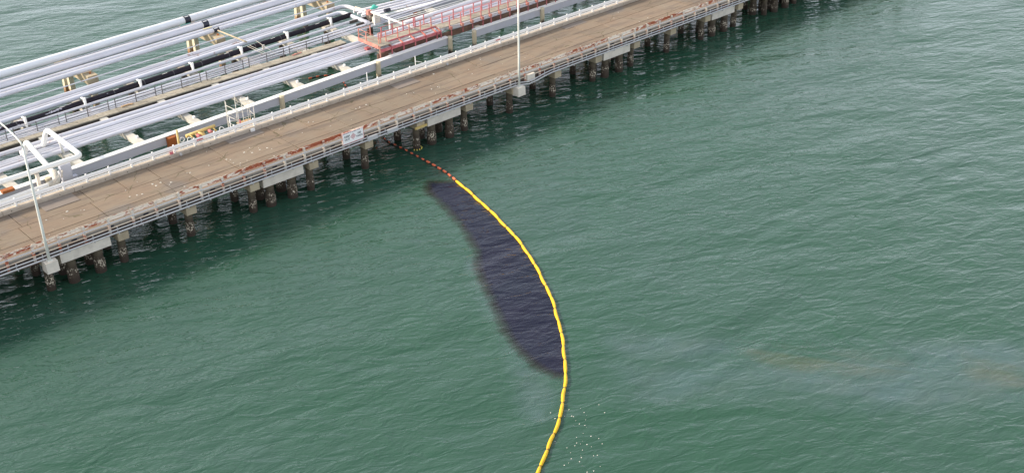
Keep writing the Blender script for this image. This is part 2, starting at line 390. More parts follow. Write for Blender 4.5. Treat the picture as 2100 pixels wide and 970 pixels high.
def path(pts, rad=0.5):
    out = [Vector(pts[0])]
    for i in range(1, len(pts) - 1):
        p = Vector(pts[i]); a = Vector(pts[i - 1]) - p; b = Vector(pts[i + 1]) - p
        r_ = min(rad, a.length * 0.49, b.length * 0.49)
        out += arc(p + a.normalized() * r_, p, p + b.normalized() * r_)
    out.append(Vector(pts[-1])); return out

# ------------------------------------------------------------------ water
mb = MB(); mb.v = [(-3500, -3500, 0), (4500, -3500, 0), (4500, 4500, 0), (-3500, 4500, 0)]; mb.f = [(0, 1, 2, 3)]; mb.sm = [False]
wt = obj('sea_water', mb, 'water'); wt['kind'] = 'structure'

# ------------------------------------------------------------------ road jetty
BX0, BS = 2.98, 5.945
BENTS = range(-5, 22)
XA, XB = BX0 + BS * -5 - 1, BX0 + BS * 21 + 1
DZ = 3.5
jetty = thing('road_jetty', 'long concrete road deck on piles running across the picture with slabs and curbs', 'jetty')
# sub-deck under the slabs closes the joints
obj('deck_base', MB().box(XA, XB, 0.3, 7.86, 2.95, 3.42), 'joint', jetty)
rows = [(0.36, 2.55), (2.59, 4.98), (5.02, 7.78)]
slab_me = {}
for ri, (y0, y1) in enumerate(rows):
    off = (0.0, 0.0, 0.35)[ri]
    for k in range(-5, 21):
        x0 = BX0 + BS * k + off; x1 = x0 + BS
        parts = [(x0, x1)]
        if ri == 2 and k % 3 == 1: parts = [(x0, x0 + 3.0), (x0 + 3.0, x1)]
        if ri == 1 and k % 4 == 2: parts = [(x0, x0 + 2.4), (x0 + 2.4, x1)]
        for a, b in parts:
            key = (ri, round(b - a, 2))
            if key not in slab_me:
                slab_me[key] = MB().box(0.02, b - a - 0.02, y0, y1, 3.30, DZ, 0.012).mesh('deck_slab', 'deck')
            o = link('deck_slab', slab_me[key], jetty, (a + random.uniform(-.01, .01), 0, random.uniform(-.012, .012)))
for (x0, x1, y0, y1) in ((5.7, 8.6, 6.1, 7.7), (22.9, 26.4, 6.75, 7.72), (64.7, 68.0, 6.72, 7.6), (41.2, 44.0, 6.3, 7.6)):
    obj('repair_patch', MB().box(x0, x1, y0, y1, 3.515, 3.532, 0.01), 'deck_patch', jetty)
near_c = MB().prism([(-0.12, 2.85), (-0.12, 3.79), (-0.09, 3.82), (0.31, 3.82), (0.34, 3.79), (0.34, 2.85)], 0.015, BS - 0.015).mesh('curb', 'edge')
far_c = MB().prism([(7.80, 2.85), (7.80, 3.79), (7.83, 3.82), (8.29, 3.82), (8.32, 3.79), (8.32, 2.85)], 0.015, BS - 0.015).mesh('curb', 'curb')
hole = MB().tube([(0, 7.785, 0), (0, 7.80, 0)], 0.045, 8).mesh('drain_hole', 'walk_side')
scup = MB().box(-0.22, 0.22, -0.135, -0.121, 3.62, 3.74).mesh('drain_hole', 'label_black')
for k in range(-5, 21):
    n_ = link('curb', near_c, jetty, (BX0 + BS * k, 0, 0))
    link('drain_hole', scup, n_, (2.2, 0, 0)); link('drain_hole', scup, n_, (5.2, 0, 0))
    f_ = link('curb', far_c, jetty, (BX0 + BS * k, 0, 0))
    for q in (0.7, 2.7, 4.7): link('drain_hole', hole, f_, (q, 0, 3.66))
cap_me = MB().box(-0.45, 0.45, -0.30, 8.5, 2.28, 2.94).mesh('bent_cap', 'conc_tan')
face_me = MB().box(-2.05, 2.0, -0.24, 1.3, 2.18, 3.02, 0.015).mesh('pile_cap', 'conc_light')
def pile_mesh(name, r, top, m, seg=10, bot=-5):
    b = MB(); rr = []
    pts = []
    z = bot; q = random.Random(int(r * 1000))
    while z < top - 0.01:
        pts.append((0, 0, z)); rr.append(r * (1.13 if z < 1.2 else 1.0) * q.uniform(0.96, 1.05)); z += 0.35
    pts.append((0, 0, top)); rr.append(r)
    return b.tube(pts, rr, seg).mesh(name, m)
pA = pile_mesh('pile', 0.31, 2.3, 'pile', 12); pB = pile_mesh('pile', 0.39, 2.2, 'pile', 12)
for k in range(-5, 22):
    x = BX0 + BS * k
    link('bent_cap', cap_me, jetty, (x, 0, 0))
    for y in (0.55, 3.45, 7.3): link('pile', pA, jetty, (x + random.uniform(-.06, .06), y + random.uniform(-.05, .05), 0))
for k in (-3, 0, 3, 6, 10, 13, 15, 18):
    x = BX0 + BS * k
    link('pile_cap', face_me, jetty, (x + 2.9, 0, 0))
    for dx in (1.75, 3.95):
        for y in (0.42, 2.2): link('pile', pB, jetty, (x + dx, y, 0))
for dx in (-0.9, 1.1, 2.1):        # denser pile cluster at the far right end
    for k in (15, 16): link('pile', pB, jetty, (BX0 + BS * k + dx, 1.6, 0))
obj('deck_bracket', MB().box(52.1, 53.15, -0.42, -0.121, 3.02, 3.76, 0.01), 'conc_light', jetty)
obj('tide_plank', MB().box(37.9, 39.3, -0.42, -0.31, 2.42, 2.62), 'yellow', jetty)
lt = MB().tube([(0, 7.70, 3.64), (0, 7.80, 3.64)], 0.13, 12).mesh('curb_light', 'conduit')
lb = MB().box(-0.2, 0.2, 7.66, 7.80, 3.52, 3.78).mesh('curb_light', 'white')
for x in (18.6, 48.7): link('curb_light', lt, jetty, (x, 0, 0))
link('curb_light', lb, jetty, (25.8, 0, 0))
obj('curb_light', MB().box(17.7, 18.0, 7.9, 8.0, 3.83, 4.05), 'sign_red', jetty)

# white shell fragments dropped by gulls, too many to count
rnd = random.Random(3); mb = MB()
cl = [(7.1, 5), (7.9, 4.4), (12.4, 3.7), (14.2, 4.2), (15.3, 4.0), (17.1, 4.3), (21.6, 4.1), (23.2, 5), (23.4, 4.1), (21.5, 2.7), (24.9, 3.9), (28.5, 6.6), (28.9, 4.4), (30.6, 5.7), (31.2, 3.9), (36, 5), (40.8, 1.2), (45.7, 6.8), (44, 4)]
spots = []
for cx, cy in cl:
    for _ in range(rnd.randint(1, 3)): spots.append((cx + rnd.gauss(0, .35), cy + rnd.gauss(0, .25), rnd.uniform(.04, .095)))
for _ in range(70):
    x = rnd.uniform(-8, 100); spots.append((x, rnd.triangular(.6, 7.5, 3.9), rnd.uniform(.02, .06) * (1 + x * .004)))
for x, y, r_ in spots:
    y = min(7.6, max(.5, y)); n = 6; b = len(mb.v); a0 = rnd.uniform(0, 6)
    for k in range(n):
        a = a0 + k * 6.283 / n; q = r_ * rnd.uniform(.55, 1.15)
        mb.v.append((x + q * math.cos(a) * 1.3, y + q * math.sin(a), 3.512))
    mb.v.append((x, y, 3.518 + r_ * .5))
    for k in range(n): mb.f.append((b + k, b + (k + 1) % n, b + n)); mb.sm.append(False)
sh = obj('shell_fragments', mb, 'shell'); sh['kind'] = 'stuff'; tag(sh, 'small white shell scraps scattered over the brown road slabs', 'shells')

# ------------------------------------------------------------------ guard rails
nr_ = thing('guard_rail', 'rust eaten guard rail on the open water side of the road', 'guard rail')
wprof = [(0, 0), (.03, .05), (.07, .08), (.03, .13), (.03, .15), (.07, .20), (.03, .24), (0, .28), (-.025, .28), (.005, .24), (.04, .20), (.0, .15), (.0, .13), (.04, .08), (.005, .05), (-.025, 0)]
np_me = MB().prism([(-.07 + y, 4.19 + z * 1.2) for y, z in wprof], 0.0, 1.995).mesh('rail_panel', 'rail_rusty')
npost = MB().box(-.095, .095, -.26, -.24, 3.05, 4.52).box(-.095, .095, -.14, -.12, 3.05, 4.5).box(-.01, .01, -.24, -.14, 3.05, 4.5).mesh('rail_post', 'post_near')
NP = range(-12, 62)
for i in NP:
    link('rail_panel', np_me, nr_, (2.0 * i, random.uniform(-.012, .012), random.uniform(-.015, .015)))
    if i not in (15, 16) or True: link('rail_post', npost, nr_, (2.0 * i, 0, random.uniform(-.02, .03)))
fr_ = thing('guard_rail', 'white guard rail on the pipe side of the road', 'guard rail')
fp_me = MB().prism([(8.10 - y * .7, 4.10 + z * 1.28) for y, z in reversed(wprof)], 0.0, 1.995).mesh('rail_panel', 'rail_white')
fbar = MB().box(0, 1.995, 8.085, 8.12, 3.93, 4.03).mesh('lower_rail', 'rail_white')
fpost = MB().box(-.06, .06, 8.125, 8.20, 3.82, 4.53).box(-.06, .06, 8.0, 8.08, 3.82, 4.12).mesh('rail_post', 'rail_white')
for j in range(-12, 60):
    x = .22 + 2.0 * j
    link('rail_panel', fp_me, fr_, (x, random.uniform(-.01, .01), 0))
    link('lower_rail', fbar, fr_, (x, 0, 0)); link('rail_post', fpost, fr_, (x, 0, random.uniform(-.01, .01)))
rm = MB().box(0, .6, 7.985, 8.0, 4.22, 4.34).mesh('red_tape', 'sign_red')
for x in (20.4, 55.6): link('red_tape', rm, fr_, (x, 0, 0))

# ------------------------------------------------------------------ conduits along the near edge
def near_pipe(name, y, z, r, m, label, jog=0):
    pts = [(XA, y, z)]
    x = XA + 4
    while x < XB:
        if not (50 < x < 56.2): pts.append((x, y, z + random.uniform(-.012, .012)))
        x += 4
    if jog:
        pts += [(50.4, y, z), (51.2, y - .06, z - jog * .35), (52.1, y - .12, z - jog), (53.2, y - .10, z - jog * .75), (54.4, y - .04, z - jog * .25), (55.4, y, z)]
        pts.sort(key=lambda p: p[0])
    return tag(obj(name, MB().tube(pts, r, 8), m), label, 'pipe')
near_pipe('handrail_pipe', -.33, 4.08, .055, 'conduit', 'thick grey pipe running along the outer face of the rusty guard rail posts')
near_pipe('conduit_pipe', -.31, 3.63, .035, 'conduit_cream', 'thin cream stained pipe halfway down the rusty guard rail posts', 0)
pb = near_pipe('conduit_pipe', -.40, 3.40, .058, 'conduit', 'upper of the two pale conduits strapped along the deck edge', .26)
pc = near_pipe('conduit_pipe', -.52, 3.20, .066, 'conduit', 'lower of the two pale conduits strapped along the deck edge', .26)
st = MB().box(-.03, .03, -.60, -.121, 3.05, 3.12).box(-.03, .03, -.35, -.30, 3.12, 3.6).mesh('strap', 'conduit')
for i in range(-8, 56): link('strap', st, pc, (2.0 * i + .55, 0, 0))
for x0, x1 in ((32.4, 33.5), (34.6, 35.8)): obj('junction_box', MB().box(x0, x1, -.62, -.46, 3.13, 3.52, .01), 'conduit', pb)

# ------------------------------------------------------------------ lamps
def lamp(x, label):
    t = thing('street_lamp', label, 'street lamp', 'tall road lamps on concrete boxes'); t.location = (x, 0, 0)
    obj('base_block', MB().box(-.48, .48, -1.08, -.20, 2.2, 3.08, .02), 'conc_light', t)
    obj('pole', MB().tube([(0, -.68, 3.08), (0, -.68, 6), (0, -.68, 9), (0, -.68, 12.3)], [.12, .105, .09, .075], 12), 'lamp', t)
    obj('base_plate', MB().box(-.2, .2, -.88, -.48, 3.08, 3.13), 'lamp', t)
    pts = [(0, -.68, 12.3), (0, -.45, 12.62), (0, .2, 12.8), (0, 1.6, 13.0), (0, 3.0, 13.12), (0, 4.2, 13.15)]
    obj('lamp_arm', MB().tube(pts, [.07, .065, .06, .055, .05, .05], 10), 'lamp', t)
    obj('lamp_head', MB().tube([(0, 4.0, 13.12), (0, 4.3, 13.14), (0, 4.8, 13.12), (0, 5.0, 13.1)], [.06, .16, .15, .05], 10), 'lamp', t)
    return t
lamp(2.86, 'tall lamp post nearest the left picture edge, arm curving over the road')
lamp(50.74, 'tall lamp post in the middle of the jetty beside the bend in the conduits')

# ------------------------------------------------------------------ sign
sg = thing('warning_sign', 'white rectangular keep out sign with red diamond hung on the rusty guard rail', 'sign')
SX0, SX1, SZ0, SZ1 = 29.82, 32.1, 3.52, 4.60; SY = -.46
obj('sign_panel', MB().box(SX0, SX1, SY, SY + .03, SZ0, SZ1), 'sign_white', sg)
fb = MB()
for a in ((SX0, SX1, SZ0, SZ0 + .035), (SX0, SX1, SZ1 - .035, SZ1), (SX0, SX0 + .035, SZ0 + .035, SZ1 - .035), (SX1 - .035, SX1, SZ0 + .035, SZ1 - .035)):
    fb.box(a[0], a[1], SY - .006, SY - .001, a[2], a[3])
obj('border', fb, 'sign_red', sg)
def text(body, x, z, size, m, parent, sx=1.0):
    cu = bpy.data.curves.new('lettering', 'FONT'); cu.body = body; cu.size = size; cu.align_x = 'CENTER'; cu.extrude = .002; cu.offset = .006
    o = bpy.data.objects.new('tmp', cu); C.objects.link(o)
    me = bpy.data.meshes.new_from_object(o); bpy.data.objects.remove(o)
    me.materials.clear(); me.materials.append(MT[m])
    q = link('lettering', me, parent, (x, SY - .006, z)); q.rotation_euler = (R(90), 0, 0); q.scale = (sx, 1, 1)
    return q
text('KEEP', 30.32, 4.12, .27, 'sign_black', sg); text('OUT', 30.32, 3.84, .27, 'sign_black', sg)
text('100', 31.62, 4.12, .27, 'sign_black', sg); text('YARDS', 31.63, 3.86, .23, 'sign_black', sg)
dm = MB()
cx, cz, q1, q2 = 30.96, 4.07, .29, .235
for k in range(4):
    a0, a1 = k * math.pi / 2, (k + 1) * math.pi / 2
    b = len(dm.v)
    for rr, aa in ((q1, a0), (q1, a1), (q2, a1), (q2, a0)):
        dm.v.append((cx + rr * math.cos(aa), SY - .004, cz + rr * math.sin(aa)))
    dm.f.append((b, b + 1, b + 2, b + 3)); dm.sm.append(False)
for k in range(20):
    a0, a1 = k * math.pi / 10, (k + 1) * math.pi / 10; b = len(dm.v)
    for rr, aa in ((.15, a0), (.15, a1), (.115, a1), (.115, a0)):
        dm.v.append((cx + rr * math.cos(aa), SY - .0045, cz + rr * math.sin(aa)))
    dm.f.append((b, b + 1, b + 2, b + 3)); dm.sm.append(False)
dm.box(cx - .02, cx + .02, SY - .007, SY - .005, cz - .13, cz + .13); dm.box(cx - .13, cx - .02, SY - .007, SY - .005, cz - .02, cz + .02); dm.box(cx + .02, cx + .13, SY - .007, SY - .005, cz - .02, cz + .02)
obj('diamond_emblem', dm, 'sign_red', sg)
ln = MB(); x = 29.95
for wd in (.22, .36, .18, .5, .34): ln.box(x, x + wd, SY - .005, SY - .002, 4.49, 4.53); x += wd + .05
obj('small_print', ln, 'sign_black', sg)

# ------------------------------------------------------------------ girder trestles between road and pipes
def gy(x): return 11.78 + .0474 * x
def gy2(x): return 13.95 + .012 * (x - 57)
tr1 = thing('girder_trestle', 'long lilac box girder left of the gap, on cream piles behind the road', 'girder')
xs = [-22, -4, 8.3, 20.2, 32.1, 44.1, 54.0]
for a, b in zip(xs[:-1], xs[1:]):
    g = obj('girder_span', MB().beam((a + .02, gy(a) - .3, 3.13), (b - .02, gy(b) - .3, 3.13), .34, .80), 'beam_paint', tr1)
    obj('top_flange', MB().beam((a + .02, gy(a) - .3, 3.565), (b - .02, gy(b) - .3, 3.565), .60, .07), 'white', g)
tr2 = thing('girder_trestle', 'lilac box girder with white top right of the gap, on cream piles behind the road', 'girder')
xs2 = [57.4, 67.6, 79.6, 91.6, 103.6, 115]
for a, b in zip(xs2[:-1], xs2[1:]):
    g = obj('girder_span', MB().beam((a + .02, gy2(a) - .3, 3.13), (b - .02, gy2(b) - .3, 3.13), .34, .80), 'beam_paint', tr2)
    obj('top_flange', MB().beam((a + .02, gy2(a) - .3, 3.565), (b - .02, gy2(b) - .3, 3.565), .60, .07), 'white', g)
pc1 = pile_mesh('pile', 0.25, 3.64, 'pile_cream', 12); pr1 = pile_mesh('pile', 0.44, 3.50, 'pile_rust', 12)
for x in (-4, 8.3, 32.1, 44.1, 54.1): link('pile', pc1, tr1, (x, gy(x) - .62, 0))
link('pile', pr1, tr1, (20.0, gy(20) - .62, 0))['label'] = 'rusty orange pile casing'
for x in (57.2, 67.6, 79.6, 91.6): link('pile', pc1, tr2, (x, gy2(x) - .62, 0))
for k in range(-4, 19):
    x = 5.75 + 5.87 * k; t_ = tr1 if x < 55.5 else tr2; y0 = (gy(x) if x < 55.5 else gy2(x)) + .02
    cb = obj('cross_beam', MB().box(x - .36, x + .36, y0, 27.2 if x < 50 else 27.0, 3.10, 3.50, .01), 'conc_cream', t_)
    obj('pipe_shoe', MB().box(x + .08, x + .26, y0 + 1.15, y0 + 1.35, 3.50, 3.70), 'white', cb)
    for y in (26.3,): link('pile', pA, t_, (x, y, .8))

# concrete bents under the outer large pipes
cap2 = MB().box(-.55, .55, 0, 8.0, 3.25, 4.12, .02).mesh('bent_cap', 'conc_tan')
def batter(y0, y1, m='pile_far'):
    return MB().beam((0, y0, 3.26), (0, y1, -4), .52, .52, (0, 1, 0)).mesh('leg', m)
legm = [batter(.45, .45), batter(5.9, 5.6), batter(7.1, 7.5)]
lab = ['concrete trestle under the outer pipes at the left picture edge', 'concrete trestle under the outer pipes, first from the left wholly in view',
       'concrete trestle directly below the black bands on the outer pipes', 'concrete trestle under the outer pipes cut by the top edge, near the pipe bend',
       'concrete trestle farthest right under the outer pipes']
for i, x in enumerate((6.2, 20.95, 35.8, 50.5, 65.3)):
    t = thing('pipe_trestle', lab[i], 'trestle', 'concrete trestles under the outer large pipes')
    y0 = 29.15 + .045 * (x - 20.9); t.location = (x, y0, 0)
    link('bent_cap', cap2, t)
    for m_ in legm: link('leg', m_, t)
    obj('valve_stub', MB().tube([(.1, .75, 4.12), (.1, .75, 4.26)], .11, 8), 'rust', t)

# ------------------------------------------------------------------ pipelines
def pl(name, label, x0, x1, X, y, z, r, slope, m, n=14, cat='pipeline'):
    f_ = lambda xx: y + slope * (xx - X)
    pts = []; x = x0; q = random.Random(int(y * 100))
    while x < x1: pts.append((x, f_(x) + q.uniform(-.006, .006), z + q.uniform(-.004, .006))); x += 7
    pts.append((x1, f_(x1), z))
    o = obj(name, MB().tube(pts, r, n), m); tag(o, label, cat)
    return o
SP = .064
P1 = pl('pipeline', 'thickest pale pipe, outermost from the road', -32, 110, 30.36, 35.76, 4.63, .43, SP, 'pipe_big', 20)
S1 = pl('pipeline', 'thin pipe squeezed between the two thickest outer pipes', -32, 110, 29.97, 35.15, 4.28, .078, SP, 'pipe', 8)
P2 = pl('pipeline', 'second thick pale pipe from the outer side', -32, 110, 28.84, 32.92, 4.61, .408, SP, 'pipe', 20)
P3a = pl('pipeline', 'slim pipe just inside the second thick outer pipe', -32, 110, 28.28, 31.95, 4.36, .19, SP, 'pipe')
P3b = pl('pipeline', 'innermost pipe lying on the outer concrete trestles', -32, 110, 27.73, 30.88, 4.42, .235, SP, 'pipe')
pl('pipeline', 'lone very thin pipe crossing open water between the pipe groups', -32, 70, 26.61, 28.82, 4.20, .058, .066, 'pipe', 8)
def band(P, x, y, z, r, lbl):
    b = obj('marker_band', MB().tube([(x - .42, y - .42 * SP, z), (x + .42, y + .42 * SP, z)], r + .012, 20, False), 'white', P)
    b2 = obj('black_band', MB().tube([(x - .36, y - .36 * SP, z), (x + .36, y + .36 * SP, z)], r + .02, 20, False), 'label_black', b)
    a = math.radians(58); yy = y - math.sin(R(20)) * (r + .03)
    obj('white_mark', MB().beam((x - .22, y - (r + .026) * .42, z + (r + .026) * .90), (x + .22, y - (r + .026) * .42 + .03, z + (r + .026) * .90), .10, .012, (0, -.42, .9)), 'white', b)
band(P1, 35.3, 35.76 + SP * 4.94, 4.63, .43, ''); band(P2, 36.0, 32.92 + SP * 7.2, 4.61, .408, ''); band(P3b, 36.2, 30.88 + SP * 8.5, 4.42, .235, '')
obj('flow_arrow', MB().beam((34.2, 35.5, 4.37), (35.5, 35.58, 4.37), .18, .01), 'green', S1)
obj('flow_arrow', MB().beam((35.2, 32.35, 4.53), (36.3, 32.42, 4.53), .24, .012), 'label_yellow', P3a)

dp = tag(obj('drain_pipe', MB().tube([(36.0, 30.6, 4.62), (36.9, 27.2, 4.15), (37.0, 26.6, 4.1)], .08, 8), 'conc_tan'), 'short brownish pipe running down from the marked inner outer pipe to the middle group', 'pipe')
lr = thing('leaning_rods', 'pale rods and bracket leaning across the black wrapped pipe', 'rods')
for a, b in (((37.3, 25.2, 4.55), (37.6, 21.3, 3.75)), ((35.9, 24.6, 4.45), (36.8, 21.5, 3.8)), ((36.2, 24.7, 4.45), (37.1, 21.5, 3.8))):
    obj('rod', MB().tube([a, b], .02, 6), 'scaff', lr)
obj('clamp_plate', MB().box(37.25, 37.5, 23.9, 24.0, 3.9, 4.4), 'scaff', lr)
# pipes that turn towards the road at the manifold
S4 = .073
def turn(name, label, y26, X26, z, r, xt, yend, m, rad):
    pts = [(-32, y26 + S4 * (-32 - X26), z), (0, y26 + S4 * (0 - X26), z), (25, y26 + S4 * (25 - X26), z), (xt, y26 + S4 * (xt - X26), z), (xt + .0, yend, z)]
    o = obj(name, MB().tube(path(pts, rad), r, 14), m); return tag(o, label, 'pipeline')
g4a = turn('pipeline', 'outer pale pipe of the middle group, turning towards the road at a wide bend', 27.76, 25.96, 3.82, .235, 51.9, 22.6, 'pipe', 1.2)
g4b = pl('pipeline', 'slim pipe between the two that bend, beside the black wrapped pipe', -32, 47.5, 25.67, 27.2, 3.73, .14, S4, 'pipe', 10)
g4c = turn('pipeline', 'inner pale pipe of the middle group beside the black wrapped pipe, turning at the bend', 26.23, 25.15, 3.82, .235, 50.2, 23.0, 'pipe', .9)
blk = pl('pipeline', 'fat pipe wrapped in black covers beside the walkway', -32, 50.2, 24.16, 24.45, 3.90, .28, S4, 'cover_black', 18)
jb = MB().tube([(0, 0, 0), (.06, 0, 0)], .375, 18)
for i in range(-6, 16):
    x = 3.3 * i + .8; obj('lashing', MB().tube([(x, 24.45 + S4 * (x - 24.16), 3.90), (x + .07, 24.45 + S4 * (x - 24.1), 3.90)], .29, 18), 'rail_dark', blk)
wl = MB().beam((0, -.16, .355), (.55, -.12, .355), .05, .012).mesh('white_mark', 'white')
for x in (8, 15, 20.6, 26.0, 33.3, 39.2, 45.2): link('white_mark', wl, blk, (x, 24.45 + S4 * (x - 24.16), 3.85))
brk = MB().box(-.10, .10, -.07, .07, -.35, .62).box(-.08, .08, .07, .70, .40, .50).box(-.08, .08, .07, .25, .15, .40).mesh('hanger_bracket', 'white')
for k in range(-5, 7):
    x = 11.45 + 5.93 * k; y = 24.35 + S4 * (x - 24.16) - .52
    link('hanger_bracket', brk, blk, (x, y, 3.95))
pl('pipeline', 'pale pipe directly on the walkway side of the black wrapped pipe', -32, 110, 23.78, 23.67, 3.78, .135, .045, 'pipe')
pl('pipeline', 'first slim pipe behind the walkway railing, next to the black pipe group', -32, 70, 23.35, 22.88, 3.62, .108, .036, 'pipe', 10)
pl('pipeline', 'second slim pipe behind the walkway railing', -32, 70, 23.02, 22.30, 3.62, .108, .033, 'pipe', 10)
pl('pipeline', 'third slim pipe behind the walkway railing', -32, 70, 22.75, 21.80, 3.60, .081, .03, 'pipe', 8)
pl('pipeline', 'thin pipe hugging the outer edge of the walkway', -32, 56, 22.52, 21.42, 3.60, .07, .03, 'pipe', 8)
# group between walkway and girder
for nm, X, y, r_, z, lbl in (('a', 21.12, 18.64, .215, 3.74, 'pale pipe of the near group lying closest to the walkway'),
                            ('b', 20.66, 17.78, .22, 3.74, 'second pale pipe of the near group counted from the walkway'),
                            ('c', 20.42, 17.35, .11, 3.62, 'first of two thin pipes in the middle of the near group'),
                            ('d', 20.17, 16.88, .115, 3.63, 'second of two thin pipes in the middle of the near group'),
                            ('e', 19.88, 16.34, .15, 3.67, 'slim pipe second from the girder in the near group'),
                            ('f', 19.52, 15.63, .20, 3.72, 'pale pipe of the near group lying closest to the girder')):
    pl('pipeline', lbl, 8.6 if nm == 'b' else -32, 110, X, y, z, r_, .012, 'pipe')
# right hand groups
pl('pipeline', 'outermost pipe of the group right of the manifold', 51.2, 120, 56.03, 26.61, 3.85, .146, -.09, 'pipe')
pl('pipeline', 'second pipe of the group right of the manifold', 51.2, 120, 55.5, 25.92, 3.83, .14, -.09, 'pipe')
pl('pipeline', 'third pipe of the group right of the manifold', 51.2, 120, 54.94, 25.22, 3.83, .13, -.09, 'pipe')
pl('pipeline', 'fourth pipe right of the manifold, beside the long white edge beam', 52.0, 120, 54.5, 24.62, 3.80, .11, -.09, 'pipe')
pl('pipeline', 'large pale pipe behind the red gangway', 52.4, 120, 57.7, 19.95, 3.93, .24, .02, 'pipe')
pl('pipeline', 'medium pale pipe right behind the railing of the red gangway', 50.8, 120, 57.04, 19.2, 3.85, .15, .04, 'pipe')
eb = thing('edge_beam', 'grey box beam with white top edge right of the manifold, on cream columns', 'beam')
obj('beam_web', MB().beam((53.2, 24.15, 3.22), (115, 20.2, 3.22), .3, .85), 'beam_paint', eb)
obj('top_flange', MB().beam((53.2, 24.15, 3.685), (115, 20.2, 3.685), .45, .08), 'white', eb)
for x in (57.6, 59.3, 69.5, 81.5): link('pile', pc1, eb, (x, 24.15 - .064 * (x - 53.2) - .45, -.2))
link('pile', pr1, eb, (56.9, 23.5, -.2))
for i, (y, l) in enumerate(((21.91, 'outer'), (21.39, 'inner'))):
    pl('pipeline', 'very thin pale pipe, %s of the pair below the grey box beam at right' % l, 52, 115, 57.24, y, 3.70, .05, -.02, 'white', 6)

# ------------------------------------------------------------------ walkway with railing
wk = thing('walkway', 'narrow concrete walkway with dark railing between the pipe groups', 'walkway')
obj('side_beam', MB().box(-30, 45.2, 20.28, 21.18, 3.18, 3.50), 'walk_side', wk)
tread = MB().box(.01, .99, 20.20, 21.25, 3.50, 3.60, .01).mesh('tread_slab', 'walk')
for k in range(75): link('tread_slab', tread, wk, (-29.8 + k, 0, random.uniform(-.008, .008)))
rp = MB().box(-.035, .035, 21.16, 21.23, 3.6, 4.62).mesh('rail_post', 'rail_dark')
for n in range(-6, 5):
    s0 = 24.19 + 4.85 * n
    for d_ in (0, 2.1, 4.15):
        if s0 + d_ < 45.4: link('rail_post', rp, wk, (s0 + d_, 0, 0))
    e0 = min(s0 + 4.15, 45.3)
    for z in (3.95, 4.28, 4.59):
        obj('hand_rail', MB().tube([(s0, 21.19, z), (e0, 21.19, z)], .022, 6), 'rail_dark', wk)

rnd = random.Random(5)
for i, (x, l) in enumerate(((19.8, 'orange stained scrap plate lying at the outer edge of the walkway, left'), (29.2, 'pale bundle lying at the outer edge of the walkway, middle'), (38.9, 'reddish scrap plate lying at the outer edge of the walkway, right'))):
    mbq = MB()
    for k in range(4): mbq.box(x + .3 * k, x + .26 + .3 * k, 20.95 + rnd.uniform(-.08, .05), 21.12, 3.615, 3.66 + rnd.uniform(0, .05), .01)
    tag(obj('scrap_bundle', mbq, ('plank', 'conc_cream', 'orange_red')[i]), l, 'scrap')
# ------------------------------------------------------------------ red gangway
gw = thing('gangway', 'red railed gangway platform with outrigger brackets above the near pipes', 'gangway')
GZ = 4.66
obj('platform_deck', MB().box(45.15, 46.7, 14.35, 17.75, GZ - .08, GZ), 'walk', gw)
obj('walking_deck', MB().box(46.7, 53.3, 15.15, 16.4, GZ - .08, GZ), 'walk', gw)
obj('deck_frame', MB().box(45.05, 45.149, 14.3, 17.8, GZ - .22, GZ + .03), 'orange_red', gw)
obj('deck_frame', MB().box(46.7, 53.3, 15.05, 15.149, GZ - .14, GZ + .02), 'red', gw)
obj('deck_frame', MB().box(46.7, 53.3, 16.401, 16.48, GZ - .22, GZ + .02), 'red', gw)
obj('channel_beam', MB().box(45.15, 53.3, 14.22, 14.30, 4.02, 4.34), 'red', gw)
def rail_run(parent, pts, posts, m, z0=GZ, hh=1.1, pm=None):
    for z in (.55, 1.08): obj('hand_rail', MB().tube([(x, y, z0 + z) for x, y in pts], .028, 6), m, parent)
    for x, y in posts: obj('rail_post', MB().box(x - .045, x + .045, y - .045, y + .045, z0 - .1, z0 + hh), pm or m, parent)
NX = [46.65, 48.2, 49.75, 51.25, 52.7]
rail_run(gw, [(45.7, 15.1), (53.3, 15.1)], [(x, 15.1) for x in [45.7] + NX] + [(45.95, 15.1)], 'red', pm='orange_red')
rail_run(gw, [(46.7, 16.44), (53.2, 16.44)], [(x, 16.44) for x in (47.1, 48.55, 49.97, 51.4, 52.8)] + [(51.6, 16.44)], 'red')
rail_run(gw, [(45.1, 17.7), (45.1, 15.1)], [(45.1, 17.7), (45.1, 16.4)], 'orange_red')
rail_run(gw, [(45.1, 17.7), (46.7, 17.7)], [(46.6, 17.7)], 'orange_red')
obj('toe_board', MB().box(45.0, 45.04, 14.3, 17.75, GZ, GZ + .18), 'orange_red', gw)
for x in NX + [53.25]:
    obj('outrigger', MB().beam((x, 15.05, GZ - .10), (x, 14.3, 4.36), .12, .14), 'orange_red', gw)
    obj('hanger_leg', MB().box(x - .05, x + .05, 14.12, 14.219, 3.55, 4.40), 'red', gw)
obj('corner_leg', MB().box(45.08, 45.2, 14.15, 14.219, 3.5, 4.75), 'orange_red', gw)
obj('red_flange', MB().box(44.8, 45.3, 16.0, 16.5, 3.9, 4.12), 'red', gw)
gw2 = thing('gangway', 'narrower red railed gangway continuing to the top edge past the pipe elbow', 'gangway')
for k in range(40):
    x = 53.35 + 1.45 * k
    obj('deck_board', MB().box(x, x + 1.43, 14.15, 15.42, GZ - .07, GZ), 'walk', gw2)
N2 = [54.4, 56.0, 57.4, 58.9, 60.1, 61.5, 62.9, 64.3] + [65.7 + 1.45 * k for k in range(30)]
rail_run(gw2, [(53.4, 14.08), (108, 14.08)], [(x, 14.08) for x in N2], 'red')
rail_run(gw2, [(53.4, 15.48), (108, 15.48)], [(x + .15, 15.48) for x in N2], 'red')
